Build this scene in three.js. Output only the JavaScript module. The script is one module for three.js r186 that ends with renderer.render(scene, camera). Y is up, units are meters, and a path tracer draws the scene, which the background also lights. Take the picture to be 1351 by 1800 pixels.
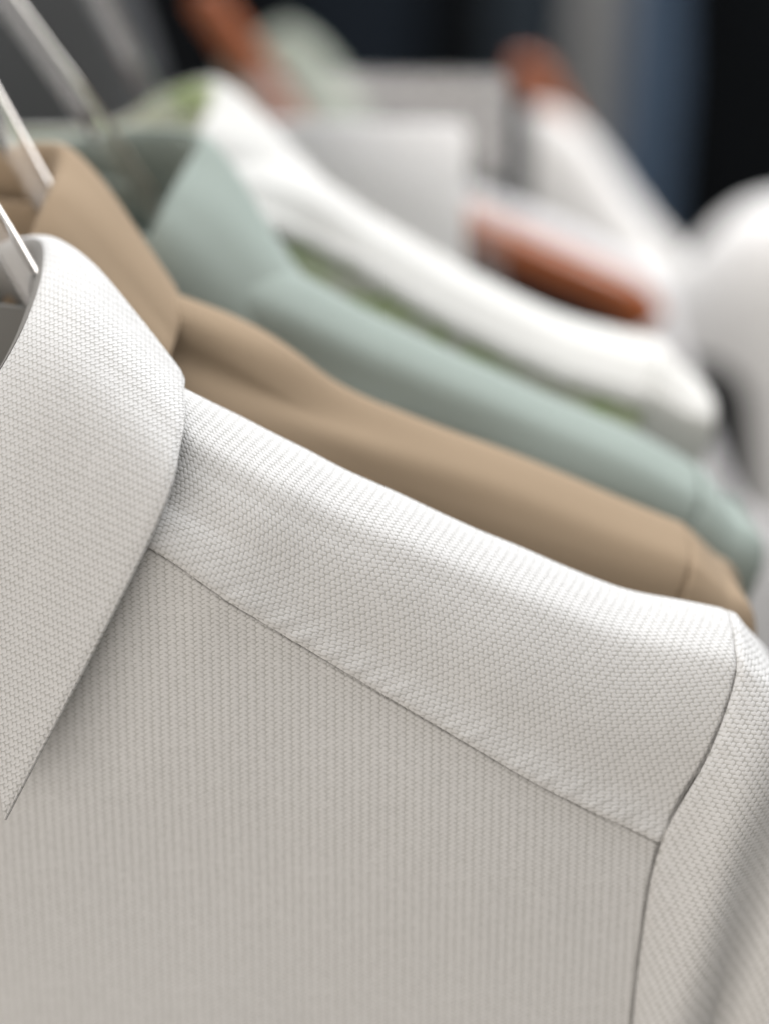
import * as THREE from 'three';
import { mergeVertices } from 'three/addons/utils/BufferGeometryUtils.js';
import { ImprovedNoise } from 'three/addons/math/ImprovedNoise.js';
import { RectAreaLightUniformsLib } from 'three/addons/lights/RectAreaLightUniformsLib.js';

// ---------------------------------------------------------------- camera, light, exposure
const scene = new THREE.Scene();
const camera = new THREE.PerspectiveCamera(29.84, 768 / 1024, 0.02, 20);
camera.position.set(0.04095, 1.52101, 0.48306);
camera.lookAt(0, 1.35, 0.015);
camera.focus = 0.497;
camera.userData.fStop = 2.35;
scene.add(camera);

const renderer = new THREE.WebGLRenderer({ antialias: true });
renderer.toneMapping = THREE.LinearToneMapping;
renderer.toneMappingExposure = 1.15;
renderer.shadowMap.enabled = true;
RectAreaLightUniformsLib.init();

function areaLight(color, intensity, w, h, pos, target) {
  const l = new THREE.RectAreaLight(color, intensity, w, h);
  l.position.set(...pos); l.lookAt(...target); scene.add(l);
  return l;
}
areaLight(0xf8faff, 5.3, 2.4, 2.2, [0.35, 3.0, -0.78], [0.2, 1.3, -0.4]);      // shop ceiling panel over the rack
areaLight(0xfff8f2, 2.25, 2.6, 2.0, [-1.0, 1.2, 1.95], [0, 1.3, 0]);        // added soft fill behind the camera, stands for no known window
const spot = new THREE.SpotLight(0xfff9f2, 8, 0, 0.14, 1); spot.position.set(1.0, 2.9, 0.9); spot.target.position.set(0.1, 1.29, -0.47); spot.castShadow = true; spot.shadow.radius = 2; scene.add(spot, spot.target);   // added unseen spot, only there to brighten the rack behind
scene.background = new THREE.Color(0.15, 0.148, 0.145);                       // dim surrounding room

// ---------------------------------------------------------------- helpers
let seed = 7;
const rnd = () => { seed = (seed * 1664525 + 1013904223) >>> 0; return seed / 4294967296; };
const noise = new ImprovedNoise();
const nz = (x, y, z) => noise.noise(x, y, z);
const lerp = (a, b, t) => a + (b - a) * t;
const clamp = (x, a, b) => Math.min(b, Math.max(a, x));
const smooth = (a, b, x) => { const t = clamp((x - a) / (b - a), 0, 1); return t * t * (3 - 2 * t); };
const V = (x, y, z) => new THREE.Vector3(x, y, z);
const taken = new Map();
const numbered = (n) => { const k = taken.get(n) ?? 0; taken.set(n, k + 1); return k ? n + '_' + String(k).padStart(3, '0') : n; };
function thing(name, label, category, group) {
  const o = new THREE.Group(); o.name = numbered(name); scene.add(o);
  o.userData = { label, category }; if (group) o.userData.group = group;
  return o;
}
function part(name, geo, mat, parent, label) {
  const m = new THREE.Mesh(geo, mat); m.name = name; m.castShadow = m.receiveShadow = true;
  if (label) m.userData.label = label;
  parent.add(m); return m;
}
// Catmull-Rom through numbers, with linear continuation past the ends
function cr(a, x) {
  const n = a.length - 1, i = clamp(Math.floor(x), 0, n - 1), t = x - i;
  const p = (k) => k < 0 ? 2 * a[0] - a[1] : k > n ? 2 * a[n] - a[n - 1] : a[k];
  const p0 = p(i - 1), p1 = p(i), p2 = p(i + 1), p3 = p(i + 2);
  return 0.5 * (2 * p1 + (p2 - p0) * t + (2 * p0 - 5 * p1 + 4 * p2 - p3) * t * t + (3 * p1 - p0 - 3 * p2 + p3) * t * t * t);
}
const crp = (pts, x) => pts[0].map((_, k) => cr(pts.map((p) => p[k]), x));
// y of a polyline at x (monotone x), smoothed
function yAt(pts, x) {
  const n = pts.length - 1;
  let i = 0; while (i < n - 1 && x > pts[i + 1][0]) i++;
  const [x0, y0] = pts[i], [x1, y1] = pts[i + 1], h = x1 - x0, t = (x - x0) / h;
  if (t < 0 || t > 1) return y0 + (y1 - y0) * t;
  const sl = (k) => k <= 0 ? (pts[1][1] - pts[0][1]) / (pts[1][0] - pts[0][0]) : k >= n ? (pts[n][1] - pts[n - 1][1]) / (pts[n][0] - pts[n - 1][0]) : (pts[k + 1][1] - pts[k - 1][1]) / (pts[k + 1][0] - pts[k - 1][0]);
  const a = sl(i) * h, b = sl(i + 1) * h, t2 = t * t, t3 = t2 * t;
  return y0 * (2 * t3 - 3 * t2 + 1) + a * (t3 - 2 * t2 + t) + y1 * (3 * t2 - 2 * t3) + b * (t3 - t2);
}
// a surface through a grid of control points g[row][column] = [x, y, z]; S(i, j): i along columns, j along rows
function gridSurface(g) {
  return (i, j) => {
    const rows = g.map((r) => crp(r, i));
    return crp(rows, j);
  };
}
// A cloth panel cut out of a surface. edges: { i0, i1, j0, j1 } each { dip, w, lift, hem } shape the sewn edge.
function panel(S, [i0, i1], [j0, j1], ni, nj, { edges = {}, push, uv, flip } = {}) {
  const bunch = (lo, hi) => (t) => {                       // more rows near sewn edges
    const a = lo ? 2.2 : 1, b = hi ? 2.2 : 1;
    if (lo && hi) return t < 0.5 ? 0.5 * Math.pow(2 * t, a) : 1 - 0.5 * Math.pow(2 - 2 * t, b);
    return lo ? Math.pow(t, a) : hi ? 1 - Math.pow(1 - t, b) : t;
  };
  const fi = bunch(edges.i0, edges.i1), fj = bunch(edges.j0, edges.j1);
  const P = [];
  for (let b = 0; b <= nj; b++) { P.push([]); for (let a = 0; a <= ni; a++) P[b].push(V(...S(lerp(i0, i1, fi(a / ni)), lerp(j0, j1, fj(b / nj))))); }
  const N = P.map((r) => r.map(() => V(0, 0, 0)));
  const normals = () => {
    for (let b = 0; b <= nj; b++) for (let a = 0; a <= ni; a++) {
      const du = V(0, 0, 0).subVectors(P[b][Math.min(ni, a + 1)], P[b][Math.max(0, a - 1)]);
      const dv = V(0, 0, 0).subVectors(P[Math.min(nj, b + 1)][a], P[Math.max(0, b - 1)][a]);
      N[b][a].crossVectors(dv, du).normalize(); if (flip) N[b][a].negate();
    }
  };
  normals();
  const A = P.map((r) => { let s = 0; return r.map((p, a) => (s += a ? p.distanceTo(r[a - 1]) : 0)); });          // arc length along rows
  const B = P.map((r) => r.map(() => 0));
  for (let a = 0; a <= ni; a++) for (let b = 1; b <= nj; b++) B[b][a] = B[b - 1][a] + P[b][a].distanceTo(P[b - 1][a]);
  const uvs = [], pos = [], idx = [];
  const Q = P.map((r, b) => r.map((p, a) => {
    const n = N[b][a]; let off = push ? push(p, n) : 0;
    const dist = { i0: A[b][a], i1: A[b][ni] - A[b][a], j0: B[b][a], j1: B[nj][a] - B[b][a] };
    for (const k in edges) {
      const e = edges[k], d = dist[k], along = k[0] === 'i' ? B[b][a] : A[b][a];
      const pucker = 1 + 0.35 * nz(along * 260, 3.1, k.charCodeAt(1)) + 0.25 * nz(along * 90, 8.1, k.charCodeAt(0));
      off += (e.lift ?? 0) * Math.exp(-Math.pow(d / (e.lw ?? 0.006), 2)) * pucker - (e.dip ?? 0) * Math.exp(-Math.pow(d / (e.w ?? 0.0014), 2)) * pucker;
    }
    return p.clone().addScaledVector(n, off);
  }));
  const uvOf = (b, a) => uv ? uv(P[b][a], A[b][a], B[b][a]) : [A[b][a], B[b][a]];
  for (let b = 0; b <= nj; b++) for (let a = 0; a <= ni; a++) { pos.push(...Q[b][a].toArray()); uvs.push(...uvOf(b, a)); }
  const id = (b, a) => b * (ni + 1) + a;
  for (let b = 0; b < nj; b++) for (let a = 0; a < ni; a++) idx.push(id(b, a), id(b + 1, a), id(b, a + 1), id(b, a + 1), id(b + 1, a), id(b + 1, a + 1));
  const rim = (list, turn) => {                             // the turned-in seam allowance: a rounded edge folded to the inside
    let prev = list.map(([b, a]) => id(b, a));
    for (let s = 1; s <= 3; s++) {
      const ang = s / 3 * Math.PI * 0.5, r = turn, now = [];
      list.forEach(([b, a, ib, ia], k) => {
        const out = V(0, 0, 0).subVectors(Q[b][a], Q[ib][ia]).normalize();
        const p = Q[b][a].clone().addScaledVector(out, r * 0.5 * Math.sin(ang)).addScaledVector(N[b][a], -r * (1 - Math.cos(ang)));
        now.push(pos.length / 3); pos.push(...p.toArray()); const t = uvOf(b, a); uvs.push(t[0] + s * 1e-4, t[1] + s * 1e-4);
      });
      for (let k = 0; k + 1 < list.length; k++) idx.push(prev[k], prev[k + 1], now[k], now[k], prev[k + 1], now[k + 1]);
      prev = now;
    }
    const now = [];
    list.forEach(([b, a, ib, ia]) => {
      const inn = V(0, 0, 0).subVectors(Q[ib][ia], Q[b][a]).normalize();
      const p = Q[b][a].clone().addScaledVector(inn, 0.003).addScaledVector(N[b][a], -turn * 1.3);
      now.push(pos.length / 3); pos.push(...p.toArray()); uvs.push(...uvOf(b, a));
    });
    for (let k = 0; k + 1 < list.length; k++) idx.push(prev[k], prev[k + 1], now[k], now[k], prev[k + 1], now[k + 1]);
  };
  const R = (n) => [...Array(n + 1).keys()];
  if (edges.i0?.hem) rim(R(nj).map((b) => [b, 0, b, 2]), edges.i0.hem);
  if (edges.i1?.hem) rim(R(nj).map((b) => [b, ni, b, ni - 2]), edges.i1.hem);
  if (edges.j0?.hem) rim(R(ni).map((a) => [0, a, 2, a]), edges.j0.hem);
  if (edges.j1?.hem) rim(R(ni).map((a) => [nj, a, nj - 2, a]), edges.j1.hem);
  const g = new THREE.BufferGeometry();
  g.setAttribute('position', new THREE.Float32BufferAttribute(pos, 3));
  g.setAttribute('uv', new THREE.Float32BufferAttribute(uvs, 2));
  g.setIndex(idx); g.computeVertexNormals();
  return g;
}
// a bar with a rounded rectangular section swept along a path lying in an x-y plane (with z carried along)
function bar(path, w, d, n = 60) {
  const pos = [], idx = [], ring = [], rr = Math.min(w, d) * 0.32;
  const sizeW = Array.isArray(w) ? w : [w, w];
  for (let c = 0; c < 4; c++) for (let k = 0; k <= 4; k++) {
    const t = (c + k / 4) * Math.PI / 2, sx = c === 0 || c === 3 ? 1 : -1, sy = c < 2 ? 1 : -1;
    ring.push([sx, sy, Math.cos(t), Math.sin(t)]);
  }
  const m = ring.length, up = V(0, 0, 1);
  for (let k = 0; k <= n; k++) {
    const x = k / n * (path.length - 1), p = V(...crp(path, x)), q = V(...crp(path, Math.min(path.length - 1, x + 0.02))), q0 = V(...crp(path, Math.max(0, x - 0.02)));
    const t = q.sub(q0).normalize(), s = V(0, 0, 0).crossVectors(up, t).normalize(), ww = lerp(sizeW[0], sizeW[1], k / n), r = Math.min(ww, d) * 0.34;
    const end = Math.min(1, Math.sqrt(Math.max(0.02, Math.min(k, n - k) / 2.5)));
    for (const [sx, sy, cx, cy] of ring) {
      const a = (sx * (ww / 2 - r) + cx * r) * end, b = (sy * (d / 2 - r) + cy * r) * end;
      const v = p.clone().addScaledVector(s, a).addScaledVector(up, b); pos.push(v.x, v.y, v.z);
    }
  }
  for (let k = 0; k < n; k++) for (let c = 0; c < m; c++) { const a = k * m + c, b = k * m + (c + 1) % m; idx.push(a, b, a + m, a + m, b, b + m); }
  for (const k of [0, n]) { const c0 = k * m; for (let c = 1; c < m - 1; c++) k ? idx.push(c0, c0 + c, c0 + c + 1) : idx.push(c0, c0 + c + 1, c0 + c); }
  const g = new THREE.BufferGeometry();
  g.setAttribute('position', new THREE.Float32BufferAttribute(pos, 3)); g.setIndex(idx); g.computeVertexNormals();
  return g;
}

// ---------------------------------------------------------------- cloth and other materials
function dataTex(n, fn, srgb) {
  const d = new Uint8Array(n * n * 4);
  for (let y = 0; y < n; y++) for (let x = 0; x < n; x++) { const c = fn(x, y), o = (y * n + x) * 4; d[o] = c[0]; d[o + 1] = c[1]; d[o + 2] = c[2]; d[o + 3] = 255; }
  const t = new THREE.DataTexture(d, n, n); t.wrapS = t.wrapT = THREE.RepeatWrapping; t.magFilter = THREE.LinearFilter; t.minFilter = THREE.LinearMipmapLinearFilter; t.generateMipmaps = true;
  if (srgb) t.colorSpace = THREE.SRGBColorSpace; t.needsUpdate = true;
  return t;
}
// Textured weave: short plump yarn floats in a staggered lattice, 2.15 mm by 1.2 mm
function weave(size, nx, ny) {
  const n = 1024, cw = n / nx, ch = n / ny, h = new Float32Array(n * n), tone = new Float32Array(n * n);
  for (let j = 0; j < ny; j++) for (let i = 0; i < nx; i++) for (let s = 0; s < 2; s++) {
    const cx = (i + 0.30 + s * 0.40) * cw + (rnd() - 0.5) * cw * 0.05, cy = (j + 0.25 + s * 0.5) * ch + (rnd() - 0.5) * ch * 0.08;
    const a = (s ? -0.42 : 0.5) + (rnd() - 0.5) * 0.15, ca = Math.cos(a), sa = Math.sin(a), L = cw * 0.345 * (0.92 + rnd() * 0.16), T = ch * 0.40 * (0.9 + rnd() * 0.2), tn = (rnd() - 0.5);
    const top = 0.85 + rnd() * 0.15;
    for (let y = Math.floor(cy - ch); y <= cy + ch; y++) for (let x = Math.floor(cx - cw * 0.6); x <= cx + cw * 0.6; x++) {
      const dx = x - cx, dy = y - cy, u = (dx * ca + dy * sa) / L, v = (-dx * sa + dy * ca) / T, r = Math.pow(Math.abs(u), 2.6) + Math.pow(Math.abs(v), 2.2);
      if (r >= 1) continue;
      const q = ((y + n) % n) * n + (x + n) % n, z = top * Math.sqrt(1 - r) * (0.93 + 0.07 * Math.cos(v * 9 + u * 3));
      if (z > h[q]) { h[q] = z; tone[q] = tn; }
    }
  }
  const height = dataTex(n, (x, y) => { const q = y * n + x, f = 0.05 * (rnd() - 0.5), z = clamp(0.08 + 0.86 * h[q] + f, 0, 1) * 255; return [z, z, z]; });
  const color = dataTex(n, (x, y) => {
    const q = y * n + x, under = h[q] < 0.22, k = under ? 0.86 : 0.985 + 0.02 * tone[q], g = k * (1 - 0.012 * rnd());
    return [255 * g, 255 * g * 0.997, 255 * g * (under ? 0.975 : 0.99)];
  }, true);
  for (const t of [height, color]) t.repeat.set(1 / size[0], 1 / size[1]);
  return { height, color };
}
const WV = weave([16 * 0.0023, 28 * 0.00132], 16, 28);
function turned(t, rot, ox = 0, oy = 0) { const c = t.clone(); c.rotation = rot; c.offset.set(ox, oy); c.needsUpdate = true; return c; }
function whiteCloth(rot) {
  return new THREE.MeshPhysicalMaterial({ color: new THREE.Color().setRGB(0.70, 0.69, 0.672), map: turned(WV.color, rot), bumpMap: turned(WV.height, rot), bumpScale: 0.00021, roughness: 0.92, specularIntensity: 0.25, sheen: 0.25, sheenColor: new THREE.Color(1, 1, 1), sheenRoughness: 0.6, side: THREE.DoubleSide });
}
const twillH = dataTex(256, (x, y) => { const z = 127 + 100 * Math.sin((x + y) / 256 * 2 * Math.PI * 16) + 40 * (rnd() - 0.5); return [z, z, z]; });
twillH.repeat.set(1 / 0.012, 1 / 0.012);
const twillC = dataTex(256, (x, y) => { const z = 238 + 9 * Math.sin((x + y) / 256 * 2 * Math.PI * 16) + 16 * (rnd() - 0.5); return [z, z, z]; }, true);
twillC.repeat.set(1 / 0.012, 1 / 0.012);
function cloth(r, g, b, extra = {}) {
  return new THREE.MeshPhysicalMaterial({ color: new THREE.Color().setRGB(r, g, b), map: twillC, bumpMap: twillH, bumpScale: 0.00006, roughness: 0.9, specularIntensity: 0.25, sheen: 0.15, sheenColor: new THREE.Color(1, 1, 1), sheenRoughness: 0.6, side: THREE.DoubleSide, ...extra });
}
const M = {
  white: whiteCloth(0),
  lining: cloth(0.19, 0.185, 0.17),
  tan: cloth(0.37, 0.274, 0.18), green: cloth(0.355, 0.405, 0.36), shadedStand: cloth(0.30, 0.285, 0.26),  // stand colour is darker than the white cloth: collar shade painted in
  cream: cloth(0.72, 0.705, 0.66), ivory: cloth(0.86, 0.845, 0.82), paleLilac: cloth(0.80, 0.79, 0.80), sage: cloth(0.40, 0.43, 0.36),
  navy: cloth(0.012, 0.017, 0.024), slate: cloth(0.035, 0.045, 0.055), black: cloth(0.004, 0.005, 0.006), grey: cloth(0.115, 0.118, 0.122), lightGrey: cloth(0.46, 0.45, 0.43), denim: cloth(0.10, 0.145, 0.21),
  acrylic: new THREE.MeshPhysicalMaterial({ color: 0xffffff, transmission: 1, thickness: 0.006, roughness: 0.0, ior: 1.49 }),
  sheet: new THREE.MeshPhysicalMaterial({ color: 0xffffff, transmission: 1, thickness: 0, roughness: 0.05, ior: 1.49 }),
  card: new THREE.MeshStandardMaterial({ color: new THREE.Color().setRGB(0.88, 0.88, 0.89), roughness: 0.6 }),
  steel: new THREE.MeshStandardMaterial({ color: 0xb8b8b8, metalness: 1, roughness: 0.25 }),
};
const woodTex = dataTex(256, (x, y) => { const g = 0.5 + 0.5 * Math.sin(y / 256 * 60 + 5 * nz(x / 90, y / 30, 2)); const k = 0.8 + 0.2 * g; return [205 * k, 122 * k, 46 * k]; }, true);
M.wood = new THREE.MeshPhysicalMaterial({ color: new THREE.Color().setRGB(0.52, 0.37, 0.27), map: woodTex, roughness: 0.35, clearcoat: 0.4, clearcoatRoughness: 0.2 });
// floral print: soft olive leaves and blossoms dyed into cream cloth
function floral() {
  const c = document.createElement('canvas'); c.width = c.height = 512; const x = c.getContext('2d');
  x.fillStyle = '#efece2'; x.fillRect(0, 0, 512, 512);
  const cols = ['#dde6bd', '#cbdaa0', '#e8ecd8', '#c2d49a', '#efece0'];
  for (let k = 0; k < 150; k++) {
    x.save(); x.translate(rnd() * 512, rnd() * 512); x.rotate(rnd() * 6.28); x.fillStyle = cols[k % 5];
    for (let l = 0; l < 3; l++) { x.beginPath(); x.ellipse(22 + l * 4, 0, 30, 10, 0, 0, 6.29); x.fill(); x.rotate(2.1); }
    x.restore();
  }
  const t = new THREE.CanvasTexture(c); t.colorSpace = THREE.SRGBColorSpace; t.wrapS = t.wrapT = THREE.RepeatWrapping; t.repeat.set(1 / 0.09, 1 / 0.09);
  return t;
}
M.floral = cloth(0.85, 0.85, 0.82, { map: floral() });

// ---------------------------------------------------------------- shirts on the near rack
// cloth grain of the folded collar: wales run across the leaf
const gAlong = V(-0.456, -0.885, 0.65), gAcross = V(0.86, -0.47, 0.15).normalize();
const leafUV = (p) => [p.dot(gAlong), p.dot(gAcross)];
const sleeveV = V(0.45, -0.89, 0).normalize(), sleeveU = V(0.85, 0.43, -0.3).normalize();
const yokeUV = (p, A, B) => [A * 0.955 + B * 0.296, B * 0.955 - A * 0.296];
// s: { z, ridge[[x,y]], arm{front rows}, seam[left drop, right], roll, edge, mats, push }
function shirt(s, name, label, category, group) {
  const o = thing(name, label, category, group), z0 = s.z, m = s.mats;
  const ridge = (x) => yAt(s.ridge, x);
  const a = s.arm;                                            // armhole: rows of [x, y, z] from low back over the tip to low front
  //        drop at neck, z,       left x
  const L = [[0.30, -0.018, -0.17], [0.075, -0.018, -0.14], [0.018, -0.013, -0.108], [0, 0, -0.092], [0.18 * s.seam, 0.0165, -0.090], [0.51 * s.seam, 0.0222, -0.092], [0.76 * s.seam, 0.0252, -0.098], [s.seam, 0.0300, -0.112],
    [s.seam + 0.035, 0.029 + 0.5 * s.lean, -0.165], [s.seam + 0.085, 0.029 + s.lean, -0.165], [s.seam + 0.22, 0.029 + 1.6 * s.lean, -0.165], [s.seam + 0.42, 0.029 + 1.6 * s.lean, -0.165]].map(([d, z, x]) => [d, z, x < -0.16 ? s.neckX : x]);
  const ws = [0, 0.14, 0.28, 0.42, 0.56, 0.7, 0.84, 1];
  const grid = L.map(([d, z, xl], r) => ws.map((w) => {
    const e = a[r], x = lerp(xl, e[0], w), dr = ridge(e[0]) - e[1];
    const dd = lerp(d, dr, r === 3 ? w * w * w : w);
    const under = r > 3 && r < 9 ? 0.011 * Math.max(0, 1 - w / 0.26) * (r === 8 ? 0.5 : 1) : 0;   // cloth tucked in under the collar
    return [x, ridge(x) - dd, -under + lerp(z0 + z, e[2], r === 3 ? w : w * w * (3 - 2 * w) * 0.6 + w * 0.4)];
  }));
  const S = gridSurface(grid), nC = ws.length - 1, q = s.fine ?? 1;
  const N = (k) => Math.round(k * q);
  const push = s.push;
  part('yoke', panel(S, [0, nC], [1, 7], N(150), N(110), { push, edges: { j1: { dip: 0.0002, w: 0.0006, lift: 0.0017, lw: 0.006, hem: 0.0013 }, i1: { dip: 0.0012, w: 0.0010 } }, uv: yokeUV }), m.yoke, o);
  part('front_panel', panel(S, [0, nC], [7, 11], N(160), N(130), { push, edges: { j0: { dip: 0.0013, w: 0.0011 }, i1: { dip: 0.0012, w: 0.0010 } }, uv: (p) => [p.x, p.y] }), m.body, o);
  part('back_panel', panel(S, [0, nC], [0, 1], N(40), N(30), {}), m.body, o);
  // sleeve: every line starts on the armhole seam and runs down the sleeve
  const tip = a[3], cols = [], n = a.length;
  const ang = [-2.6, -1.7, -0.85, 0, 0.55, 0.95, 1.2, 1.5, 1.8, 2.15, 2.5, 2.7];
  const ring = (y, al, k) => { const dy = tip[1] - y, cx = tip[0] + s.sleeve[0] + 0.05 * dy, rx = s.sleeve[1], rz = s.sleeve[2]; return [cx + rx * Math.cos(al), y, z0 + s.sleeve[3] + rz * Math.sin(al)]; };
  const sg = a.slice(1, 11).map((p, k0) => {
    const k = k0 + 1, al = ang[k], outer = Math.cos(al), f = clamp((Math.abs(al)) / 1.5, 0, 1);
    const dir = V(lerp(0.66, 0.88, f), lerp(-0.75, -0.42, f), Math.sin(al) * 0.30).normalize();
    const p1 = V(...p).addScaledVector(dir, 0.012), p1b = V(...p).addScaledVector(V(dir.x, dir.y - 0.15, dir.z * 0.7).normalize(), 0.026);
    const y2 = Math.min(p[1], tip[1] - 0.02) - 0.055;
    return [p, p1.toArray(), p1b.toArray(), ring(y2, al), ring(y2 - 0.09, al), ring(y2 - 0.25, al)];
  });
  const SS = gridSurface(sg);
  part('sleeve', panel(SS, [0, 5], [0, 9], N(90), N(170), { push: s.pushSleeve, uv: (p) => [p.dot(sleeveU), p.dot(sleeveV)], edges: { i0: { dip: 0.0008, w: 0.0010, hem: 0.0009, lift: 0.0007, lw: 0.007 } } }), m.sleeve, o);
  // collar: stand inside, roll line on top, leaf falling outside
  s.roll = [[s.neckX, s.roll[0][1] - 0.004, s.roll[0][2] - 0.003], ...s.roll]; s.edge = [[s.neckX, s.edge[0][1] - 0.006, s.edge[0][2] - 0.004], ...s.edge];
  for (const k of [1, 2]) s.edge[k] = [s.roll[k][0] + [0, 0.004, 0.022][k], s.edge[k][1], s.roll[k][2] - 0.006];
  const K = s.roll.length, rows = [[], [], [], [], [], [], [], []];
  for (let k = 0; k < K; k++) {
    const R = V(...s.roll[k]), Ed = V(...s.edge[k]), t = V(...s.roll[Math.min(K - 1, k + 1)]).sub(V(...s.roll[Math.max(0, k - 1)])), d = Ed.clone().sub(R);
    const nn = V(0, 0, 0).crossVectors(d, t).normalize(), c = V(s.neckX, R.y, z0 - 0.015), away = R.clone().sub(c);
    if (nn.dot(away) < 0) nn.negate();
    const hor = V(away.x, 0, away.z * 1.4).normalize(), roll = s.rollR ?? 0.0042;
    const at = (h, y) => R.clone().addScaledVector(hor, h).add(V(0, y, 0)).toArray();
    rows[0].push(at(-0.008, -0.046)); rows[1].push(at(-2.0 * roll, -0.022)); rows[2].push(at(-2.05 * roll, -0.007)); rows[3].push(at(-roll * 1.1, -roll * 0.12));
    rows[4].push(R.clone().addScaledVector(nn, roll * 0.1).addScaledVector(d, 0.03).toArray());
    rows[5].push(R.clone().addScaledVector(d, 0.26).addScaledVector(nn, roll * 0.62).toArray());
    rows[6].push(R.clone().addScaledVector(d, 0.62).addScaledVector(nn, roll * 0.40).toArray());
    rows[7].push(Ed.toArray());
  }
  const CS = gridSurface(rows);
  const leaf = part('collar', panel(CS, [0, K - 1], [3, 7], N(120), N(90), { push: s.pushCollar, flip: true, uv: leafUV, edges: { j1: { hem: 0.0013, dip: 0.0004, w: 0.0012 }, i1: { hem: 0.0012 } } }), m.collar, o);
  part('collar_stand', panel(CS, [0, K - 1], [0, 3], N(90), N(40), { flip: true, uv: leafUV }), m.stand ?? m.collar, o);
  // cloth of the back seen through the neck opening
  const lg = [0, 1, 2, 3].map((r) => [0, 1, 2, 3, 4].map((c) => [s.neckX + c * 0.0165, s.roll[2][1] - [0.015, 0.04, 0.08, 0.13][r], z0 + [-0.029, -0.024, -0.012, -0.009][r] + [0.012, 0.010, 0.003, 0.002][r] * Math.pow(c / 4, 2)]));
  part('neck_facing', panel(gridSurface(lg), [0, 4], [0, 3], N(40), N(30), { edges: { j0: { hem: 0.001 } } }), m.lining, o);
  // the other half of the shirt, on the far side of the neck
  for (const p of [...o.children]) { const c = p.clone(); c.scale.x = -1; c.position.x = 2 * s.neckX; o.add(c); }
  return o;
}

const wrinkle = (amp, fx, fy, sd) => (p) => amp * nz(p.x * fx + sd, p.y * fy, p.z * fx * 0.6 + sd * 1.7);
// the white textured shirt in front
const shoulderFold = (p) => {
  const w = wrinkle(0.0006, 26, 20, 4.2)(p) + 0.0022 * nz(p.x * 13 + p.y * 9, p.y * 12 - p.x * 5, 3.7) * smooth(1.345, 1.31, p.y) + wrinkle(0.0002, 70, 45, 9.4)(p);
  const hump = 0.0006 * Math.exp(-Math.pow((p.x + 0.035 - (p.y - 1.34) * 0.6) / 0.010, 2)) * smooth(1.30, 1.335, p.y) * smooth(1.375, 1.355, p.y);
  return w + hump;
};
const sleeveFold = (p) => {
  const c = 0.0815 + (p.y - 1.2175) * 0.2;                    // crest of the soft fold running down the sleeve head
  const u = p.x - c, k = smooth(1.315, 1.26, p.y);
  return k * (0.0042 * Math.exp(-Math.pow(u / 0.008, 2)) - 0.0080 * Math.exp(-Math.pow((u - 0.017) / 0.009, 2))) + wrinkle(0.0008, 30, 18, 1.3)(p);
};
shirt({
  z: 0, fine: 1.6, neckX: -0.165, seam: 0.028, lean: 0.006,
  ridge: [[-0.13, 1.392], [-0.09, 1.388], [-0.0547, 1.3790], [-0.0441, 1.3728], [-0.0319, 1.3655], [-0.0042, 1.3522], [0.0268, 1.3386], [0.0565, 1.3258], [0.0768, 1.3195], [0.0922, 1.3174]],
  arm: [[0.072, 1.02, -0.016], [0.082, 1.255, -0.016], [0.0905, 1.306, -0.012], [0.0922, 1.3178, -0.003], [0.0931, 1.3144, 0.012], [0.0926, 1.3070, 0.0195], [0.0865, 1.2890, 0.0262], [0.0754, 1.2639, 0.0285],
    [0.0714, 1.2367, 0.031], [0.0695, 1.190, 0.033], [0.068, 1.06, 0.036], [0.068, 0.86, 0.036]],
  sleeve: [0.008, 0.042, 0.036, 0.0],
  roll: [[-0.1217, 1.4044, -0.045], [-0.1055, 1.409, -0.04], [-0.0942, 1.4112, -0.029], [-0.0902, 1.4069, -0.016], [-0.0897, 1.4002, -0.0], [-0.0942, 1.3891, 0.014], [-0.1098, 1.366, 0.026]],
  edge: [[-0.0827, 1.3708, -0.04], [-0.0658, 1.3716, -0.03], [-0.0582, 1.3800, -0.010], [-0.0537, 1.3783, 0.003], [-0.0512, 1.3718, 0.0222], [-0.0576, 1.35, 0.037], [-0.096, 1.275, 0.051]],
  push: shoulderFold, pushSleeve: sleeveFold, pushCollar: wrinkle(0.0006, 22, 18, 6.6),
  mats: { yoke: M.white, body: M.white, sleeve: M.white, collar: M.white, stand: M.shadedStand, lining: M.lining },
}, 'shirt', 'white shirt in textured weave with a wide folded collar, sharp in the foreground', 'shirt', 'shirts hanging on the near rack');

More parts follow.
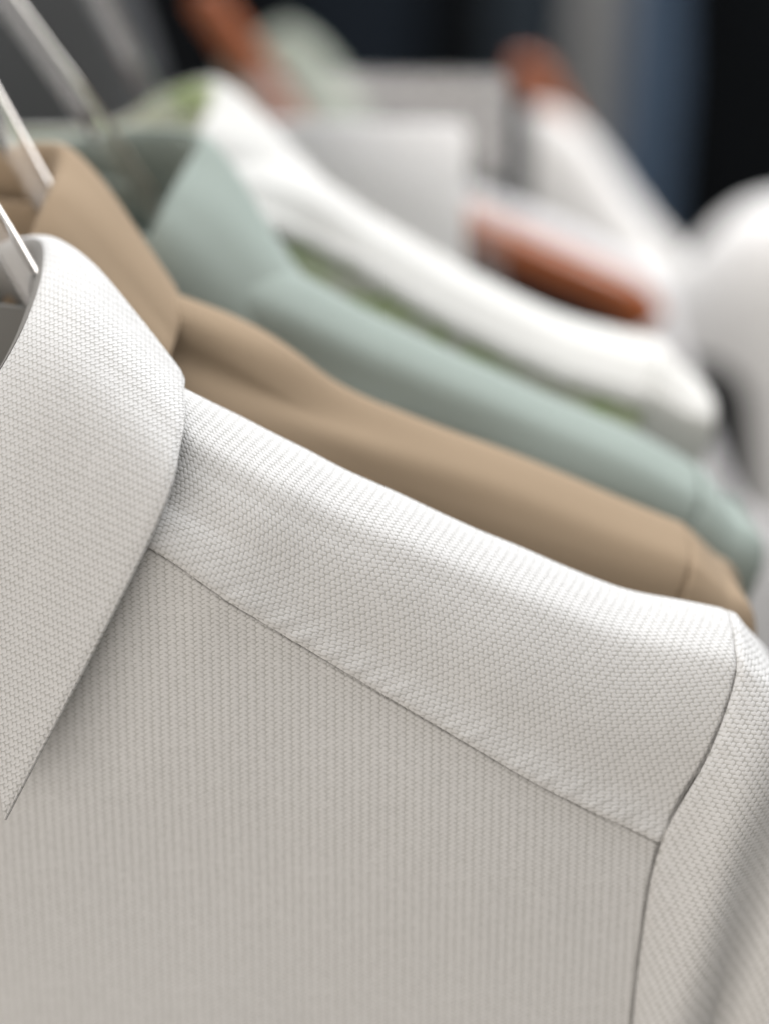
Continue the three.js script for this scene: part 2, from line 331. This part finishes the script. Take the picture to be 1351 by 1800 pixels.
// the tan shirt behind it
const tanFold = (p) => {
  const u = p.x + 0.059, dy = p.y - (1.3849 - 0.33 * u), k = smooth(-0.03, 0.0, u) * smooth(0.10, 0.03, u);
  return wrinkle(0.0014, 24, 24, 12.4)(p) + 0.0009 * nz(p.x * 40 + p.y * 70, p.x * 22, 5.5) * smooth(0.03, -0.04, p.x) + k * (0.0010 * Math.exp(-Math.pow(dy / 0.0035, 2)) - 0.0034 * Math.exp(-Math.pow((dy + 0.0095) / 0.006, 2))) + 0.0012 * Math.sin(p.x * 75 + p.y * 60) * smooth(0.05, 0.0, p.x);
};
shirt({
  z: -0.05, neckX: -0.175, seam: 0.05, lean: 0.003,
  ridge: [[-0.14, 1.402], [-0.10, 1.400], [-0.0672, 1.3915], [-0.0547, 1.3882], [-0.0356, 1.3772], [-0.0238, 1.3699], [-0.0105, 1.364], [0.0063, 1.3558], [0.0231, 1.3489], [0.04, 1.3407], [0.0589, 1.3326], [0.074, 1.3259], [0.0832, 1.323]],
  arm: [[0.065, 1.03, -0.066], [0.075, 1.26, -0.066], [0.0822, 1.312, -0.063], [0.0834, 1.3236, -0.053], [0.0841, 1.3215, -0.038], [0.0831, 1.3175, -0.0305], [0.0789, 1.3075, -0.026], [0.0705, 1.284, -0.022], [0.063, 1.25, -0.02], [0.06, 1.20, -0.02], [0.06, 1.06, -0.02], [0.06, 0.86, -0.02]],
  sleeve: [-0.012, 0.036, 0.034, 0.0],
  roll: [[-0.1405, 1.4227, -0.09], [-0.1145, 1.4276, -0.086], [-0.1017, 1.4287, -0.077], [-0.0985, 1.4235, -0.064], [-0.099, 1.4179, -0.05], [-0.1032, 1.4056, -0.038], [-0.1154, 1.3784, -0.028]],
  edge: [[-0.0921, 1.3884, -0.086], [-0.078, 1.3905, -0.078], [-0.0697, 1.3909, -0.062], [-0.064, 1.3893, -0.048], [-0.0631, 1.3827, -0.035], [-0.0679, 1.3708, -0.024], [-0.0964, 1.3184, -0.016]],
  push: tanFold, pushSleeve: wrinkle(0.0012, 34, 22, 3.3), pushCollar: wrinkle(0.0008, 20, 20, 2.6), rollR: 0.0032,
  mats: { yoke: M.tan, body: M.tan, sleeve: M.tan, collar: M.tan, lining: M.tan },
}, 'shirt', 'tan brown shirt with folded collar between the white and the sage green shirts', 'shirt', 'shirts hanging on the near rack');

// the sage green shirt
shirt({
  z: -0.105, neckX: -0.16, seam: 0.05, lean: 0.003, fine: 0.8,
  ridge: [[-0.13, 1.400], [-0.08, 1.396], [-0.0419, 1.3866], [-0.0358, 1.3833], [-0.0238, 1.3787], [-0.0157, 1.373], [0.0005, 1.3651], [0.0208, 1.3564], [0.0515, 1.343], [0.0762, 1.3318], [0.0902, 1.3239]],
  arm: [[0.07, 1.03, -0.121], [0.08, 1.26, -0.121], [0.0885, 1.313, -0.117], [0.0903, 1.3242, -0.108], [0.0908, 1.3222, -0.093], [0.0899, 1.318, -0.0855], [0.0852, 1.308, -0.08], [0.0762, 1.286, -0.077], [0.068, 1.25, -0.075], [0.065, 1.20, -0.075], [0.065, 1.06, -0.075], [0.065, 0.86, -0.075]],
  sleeve: [-0.029, 0.036, 0.032, 0.0],
  roll: [[-0.1228, 1.4194, -0.145], [-0.0931, 1.4241, -0.141], [-0.0697, 1.4231, -0.132], [-0.0715, 1.4161, -0.119], [-0.0755, 1.4079, -0.105], [-0.0808, 1.3959, -0.093], [-0.096, 1.3675, -0.083]],
  edge: [[-0.0584, 1.3842, -0.141], [-0.0496, 1.3861, -0.133], [-0.0418, 1.3832, -0.117], [-0.0337, 1.3811, -0.103], [-0.0348, 1.3725, -0.09], [-0.0425, 1.3536, -0.079], [-0.0635, 1.3168, -0.071]],
  push: wrinkle(0.0016, 24, 20, 7.7), pushSleeve: wrinkle(0.0012, 30, 22, 8.3), pushCollar: wrinkle(0.0008, 20, 20, 5.6), rollR: 0.003,
  mats: { yoke: M.green, body: M.green, sleeve: M.green, collar: M.green, lining: M.green },
}, 'shirt', 'sage green shirt with open folded collar directly behind the tan shirt', 'shirt', 'shirts hanging on the near rack');

// the cream shirt with the olive print
shirt({
  z: -0.18, neckX: -0.165, seam: 0.0155, lean: 0.024, fine: 0.8,
  ridge: [[-0.13, 1.413], [-0.08, 1.410], [-0.0407, 1.4022], [-0.0287, 1.3932], [-0.0127, 1.3840], [0.0128, 1.3695], [0.0335, 1.3592], [0.0606, 1.3495], [0.0787, 1.3454]],
  arm: [[0.06, 1.03, -0.196], [0.07, 1.28, -0.196], [0.0775, 1.335, -0.192], [0.0790, 1.3462, -0.183], [0.0804, 1.3442, -0.168], [0.0797, 1.3405, -0.161], [0.0777, 1.3355, -0.156], [0.0745, 1.3295, -0.153], [0.062, 1.28, -0.15], [0.06, 1.22, -0.15], [0.06, 1.06, -0.15], [0.06, 0.86, -0.15]],
  sleeve: [-0.022, 0.034, 0.03, 0.0],
  roll: [[-0.1207, 1.4125, -0.22], [-0.0961, 1.426, -0.216], [-0.0781, 1.431, -0.207], [-0.0767, 1.4232, -0.194], [-0.0796, 1.4154, -0.18], [-0.0839, 1.3997, -0.168], [-0.0969, 1.3719, -0.158]],
  edge: [[-0.0631, 1.4059, -0.216], [-0.0537, 1.4053, -0.208], [-0.0445, 1.402, -0.192], [-0.0368, 1.3987, -0.178], [-0.0383, 1.3893, -0.165], [-0.0451, 1.3699, -0.154], [-0.0621, 1.3415, -0.146]],
  push: wrinkle(0.0016, 24, 20, 17.7), pushSleeve: wrinkle(0.0012, 30, 22, 18.3), pushCollar: wrinkle(0.0008, 20, 20, 15.6), rollR: 0.003,
  mats: { yoke: M.cream, body: M.floral, sleeve: M.cream, collar: M.cream, stand: M.floral, lining: M.floral },
}, 'shirt', 'cream shirt with olive green leaf print behind the sage green shirt', 'shirt', 'shirts hanging on the near rack');

// ---------------------------------------------------------------- clear hangers in the four shirts
function clearHanger(z, neck, shoulder, label) {
  const o = thing('clothes_hanger', label, 'hanger', 'clear hangers in the near shirts');
  const c = neck[0][0], mirror = (p) => [2 * c - p[0], p[1], p[2]];
  const right = [...neck, ...shoulder].map(([x, y]) => [x, y, z]);
  part('arm', bar(right, [0.0075, 0.009], 0.005, 90), M.acrylic, o);
  part('arm', bar(right.map(mirror), [0.0075, 0.009], 0.005, 90), M.acrylic, o);
  const [hx, hy] = neck[0], hook = [[hx, hy - 0.004, z]];
  for (let k = 0; k <= 10; k++) { const a = -Math.PI / 2 + k / 10 * Math.PI * 1.5; hook.push([hx + 0.02 * Math.cos(a), hy + 0.06 + 0.02 * Math.sin(a), z]); }
  part('hook', new THREE.TubeGeometry(new THREE.CatmullRomCurve3(hook.map((p) => V(...p))), 60, 0.0017, 8), M.steel, o);
}
clearHanger(-0.016, [[-0.175, 1.52], [-0.150, 1.485], [-0.1237, 1.4459], [-0.1072, 1.4165], [-0.0965, 1.3965]], [[-0.082, 1.374], [-0.05, 1.355], [0.0, 1.331], [0.075, 1.300]], 'clear plastic hanger inside the white shirt collar');
clearHanger(-0.066, [[-0.175, 1.545], [-0.155, 1.51], [-0.137, 1.475], [-0.120, 1.441], [-0.106, 1.413]], [[-0.09, 1.386], [-0.055, 1.368], [0.0, 1.34], [0.068, 1.308]], 'clear plastic hanger inside the tan shirt collar');
clearHanger(-0.118, [[-0.182, 1.54], [-0.157, 1.506], [-0.132, 1.47], [-0.106, 1.433], [-0.086, 1.402]], [[-0.068, 1.380], [-0.03, 1.363], [0.02, 1.34], [0.075, 1.312]], 'clear plastic hanger with glinting end inside the sage green collar');
clearHanger(-0.195, [[-0.165, 1.54], [-0.15, 1.513], [-0.128, 1.478], [-0.112, 1.448], [-0.096, 1.420]], [[-0.07, 1.395], [-0.03, 1.378], [0.02, 1.356], [0.065, 1.334]], 'clear plastic hanger inside the cream printed shirt');

// ---------------------------------------------------------------- sign holder with a blank card
{
  const o = thing('sign_holder', 'clear acrylic sign holder with blank white card behind the cream shirt', 'sign');
  const plate = (w, h, d, x, y, z) => { const s = new THREE.Shape(), r = 0.004; s.moveTo(-w / 2 + r, -h / 2); s.lineTo(w / 2 - r, -h / 2); s.absarc(w / 2 - r, -h / 2 + r, r, -Math.PI / 2, 0); s.lineTo(w / 2, h / 2 - r); s.absarc(w / 2 - r, h / 2 - r, r, 0, Math.PI / 2); s.lineTo(-w / 2 + r, h / 2); s.absarc(-w / 2 + r, h / 2 - r, r, Math.PI / 2, Math.PI); s.lineTo(-w / 2, -h / 2 + r); s.absarc(-w / 2 + r, -h / 2 + r, r, Math.PI, Math.PI * 1.5);
    const g = new THREE.ExtrudeGeometry(s, { depth: d, bevelEnabled: true, bevelThickness: 0.0004, bevelSize: 0.0004, bevelSegments: 2 }); g.translate(x, y, z); return g; };
  part('front_plate', plate(0.100, 0.150, 0.002, -0.0267, 1.354, -0.248), M.sheet, o);
  part('back_plate', plate(0.100, 0.150, 0.002, -0.0267, 1.354, -0.2565), M.sheet, o);
  part('card', plate(0.080, 0.120, 0.0006, -0.032, 1.3505, -0.2517), M.card, o, 'blank white paper card');
}

// ---------------------------------------------------------------- garments and wooden hangers further back
// r: ridge across the whole garment; cloth runs up the back, over the ridge and down the front
function drape(name, label, category, group, { ridge, z, t = 0.03, len = 0.5, mat, fold = 0.004, freq = 60, sd = 1, open }) {
  const o = thing(name, label, category, group), x0 = ridge[0][0], x1 = ridge[ridge.length - 1][0];
  const rowsD = [[len, -t], [0.06, -t * 0.95], [0.015, -t * 0.6], [0, 0], [0.008, t * 0.6], [0.03, t * 0.92], [0.08, t], [len * 0.6, t * 1.1], [len, t * 1.1]];
  const g = rowsD.map(([d, dz]) => [...Array(13).keys()].map((k) => { const u = k / 12, x = lerp(x0, x1, u), pin = Math.pow(Math.sin(Math.PI * clamp(u, 0.02, 0.98)), 0.35); return [x, yAt(ridge, x) - d, z + dz * pin]; }));
  const S = gridSurface(g), push = (p) => fold * (Math.sin(p.x * freq + sd + 2 * nz(p.x * 8, p.y * 4, sd)) * 0.5 + 0.8 * nz(p.x * freq * 0.25, p.y * 6, sd));
  part('back', panel(S, [0, 12], [0, 3], 60, 24, { push }), mat, o);
  part('front', panel(S, [0, 12], [3, 8], 90, 50, { push, edges: { i0: { hem: 0.001 }, i1: { hem: 0.001 } } }), mat, o);
  return o;
}
function woodHanger(label, path, w, z) {
  const o = thing('wooden_hanger', label, 'hanger', 'wooden hangers on the rack behind');
  part('arm', bar(path.map(([x, y]) => [x, y, z]), w, 0.016, 70), M.wood, o);
  return o;
}
const rackB = 'garments on the rack behind', rackC = 'dark garments at the far back';
drape('garment', 'dark navy top hanging under the orange brown wooden hanger arm', 'garment', rackB, { ridge: [[-0.04, 1.372], [0.01, 1.3495], [0.05, 1.3325], [0.080, 1.314]], z: -0.347, t: 0.012, len: 0.4, mat: M.navy, sd: 3 });
woodHanger('orange brown wooden hanger arm sloping beside the white card', [[-0.04, 1.376], [0.0, 1.3585], [0.03, 1.3450], [0.06, 1.3328], [0.076, 1.3245], [0.0845, 1.3140]], [0.018, 0.017], -0.325);
drape('garment', 'white garment sloping down just above the orange brown wooden hanger', 'garment', rackB, { ridge: [[-0.06, 1.388], [0.0031, 1.3641], [0.0235, 1.3555], [0.0491, 1.3432], [0.075, 1.3295], [0.0932, 1.3181], [0.1057, 1.2987], [0.1115, 1.2760], [0.1165, 1.2420], [0.1287, 1.2212], [0.144, 1.2130], [0.2, 1.205]], z: -0.38, t: 0.012, len: 0.5, mat: M.paleLilac, sd: 5, fold: 0.003, freq: 40 });
drape('garment', 'black garment showing in the gap between two white garments at right', 'garment', rackB, { ridge: [[0.103, 1.275], [0.1215, 1.2735], [0.1345, 1.2667], [0.1418, 1.252], [0.145, 1.225]], z: -0.415, t: 0.010, len: 0.3, mat: M.black, sd: 2 });
drape('garment', 'cream white garment with a rounded shoulder at the right edge', 'garment', rackB, { ridge: [[0.09, 1.288], [0.1007, 1.3034], [0.1111, 1.3164], [0.1214, 1.3278], [0.1317, 1.3365], [0.1452, 1.342], [0.18, 1.342], [0.26, 1.31]], z: -0.47, t: 0.03, len: 0.6, mat: M.ivory, sd: 9, freq: 30 });
drape('garment', 'bright white blouse with steep shoulder below the small wooden hanger head', 'garment', rackB, { ridge: [[0.0285, 1.378], [0.035, 1.379], [0.05, 1.373], [0.066, 1.360], [0.0935, 1.322], [0.1275, 1.282], [0.16, 1.24]], z: -0.52, t: 0.02, len: 0.6, mat: M.ivory, sd: 8, freq: 36, fold: 0.003 });
woodHanger('small reddish wooden hanger head above the bright white blouse', [[0.018, 1.394], [0.029, 1.393], [0.038, 1.378], [0.055, 1.352], [0.085, 1.315]], [0.016, 0.018], -0.535);
woodHanger('reddish brown wooden hanger arm sloping down behind the cream collar', [[-0.120, 1.446], [-0.1101, 1.4317], [-0.0975, 1.4141], [-0.088, 1.399], [-0.0788, 1.384], [-0.06, 1.36]], [0.015, 0.018], -0.40);
drape('garment', 'pale sage garment sloping down beside the reddish wooden hanger', 'garment', rackB, { ridge: [[-0.13, 1.40], [-0.11, 1.415], [-0.094, 1.42], [-0.072, 1.40], [-0.052, 1.365], [-0.03, 1.33], [0.0, 1.30]], z: -0.52, t: 0.02, len: 0.5, mat: M.sage, sd: 11, freq: 50 });
drape('garment', 'grey garment behind the clear hangers at the upper left', 'garment', rackB, { ridge: [[-0.36, 1.50], [-0.25, 1.52], [-0.19, 1.50], [-0.16, 1.44], [-0.152, 1.40]], z: -0.45, t: 0.03, len: 0.6, mat: M.grey, sd: 13, freq: 70, fold: 0.008 });

const far = [
  [-0.60, -0.165, M.black, 'black garment behind the reddish wooden hanger'],
  [-0.20, -0.075, M.navy, 'dark navy garment above the sign holder, left one'], [-0.085, -0.015, M.black, 'black garment directly above the sign holder'], [-0.02, 0.05, M.slate, 'dark slate garment above the right end of the sign holder'],
  [0.045, 0.10, M.lightGrey, 'light grey garment beside the blue one in the back row'], [0.095, 0.145, M.denim, 'slate blue garment between light grey and black in the back row'],
  [0.135, 0.52, M.black, 'black garment filling the upper right corner'],
];
far.forEach(([a, b, mat, label], k) => {
  const w = b - a;
  drape('garment', label, 'garment', rackC, { ridge: [[a, 1.56], [a + w * 0.2, 1.60], [a + w * 0.5, 1.62], [a + w * 0.8, 1.60], [b, 1.56]], z: -1.3 + (k % 2) * 0.03, t: 0.04, len: 1.0, mat, sd: 20 + k, freq: 60, fold: 0.010 });
});

renderer.render(scene, camera);
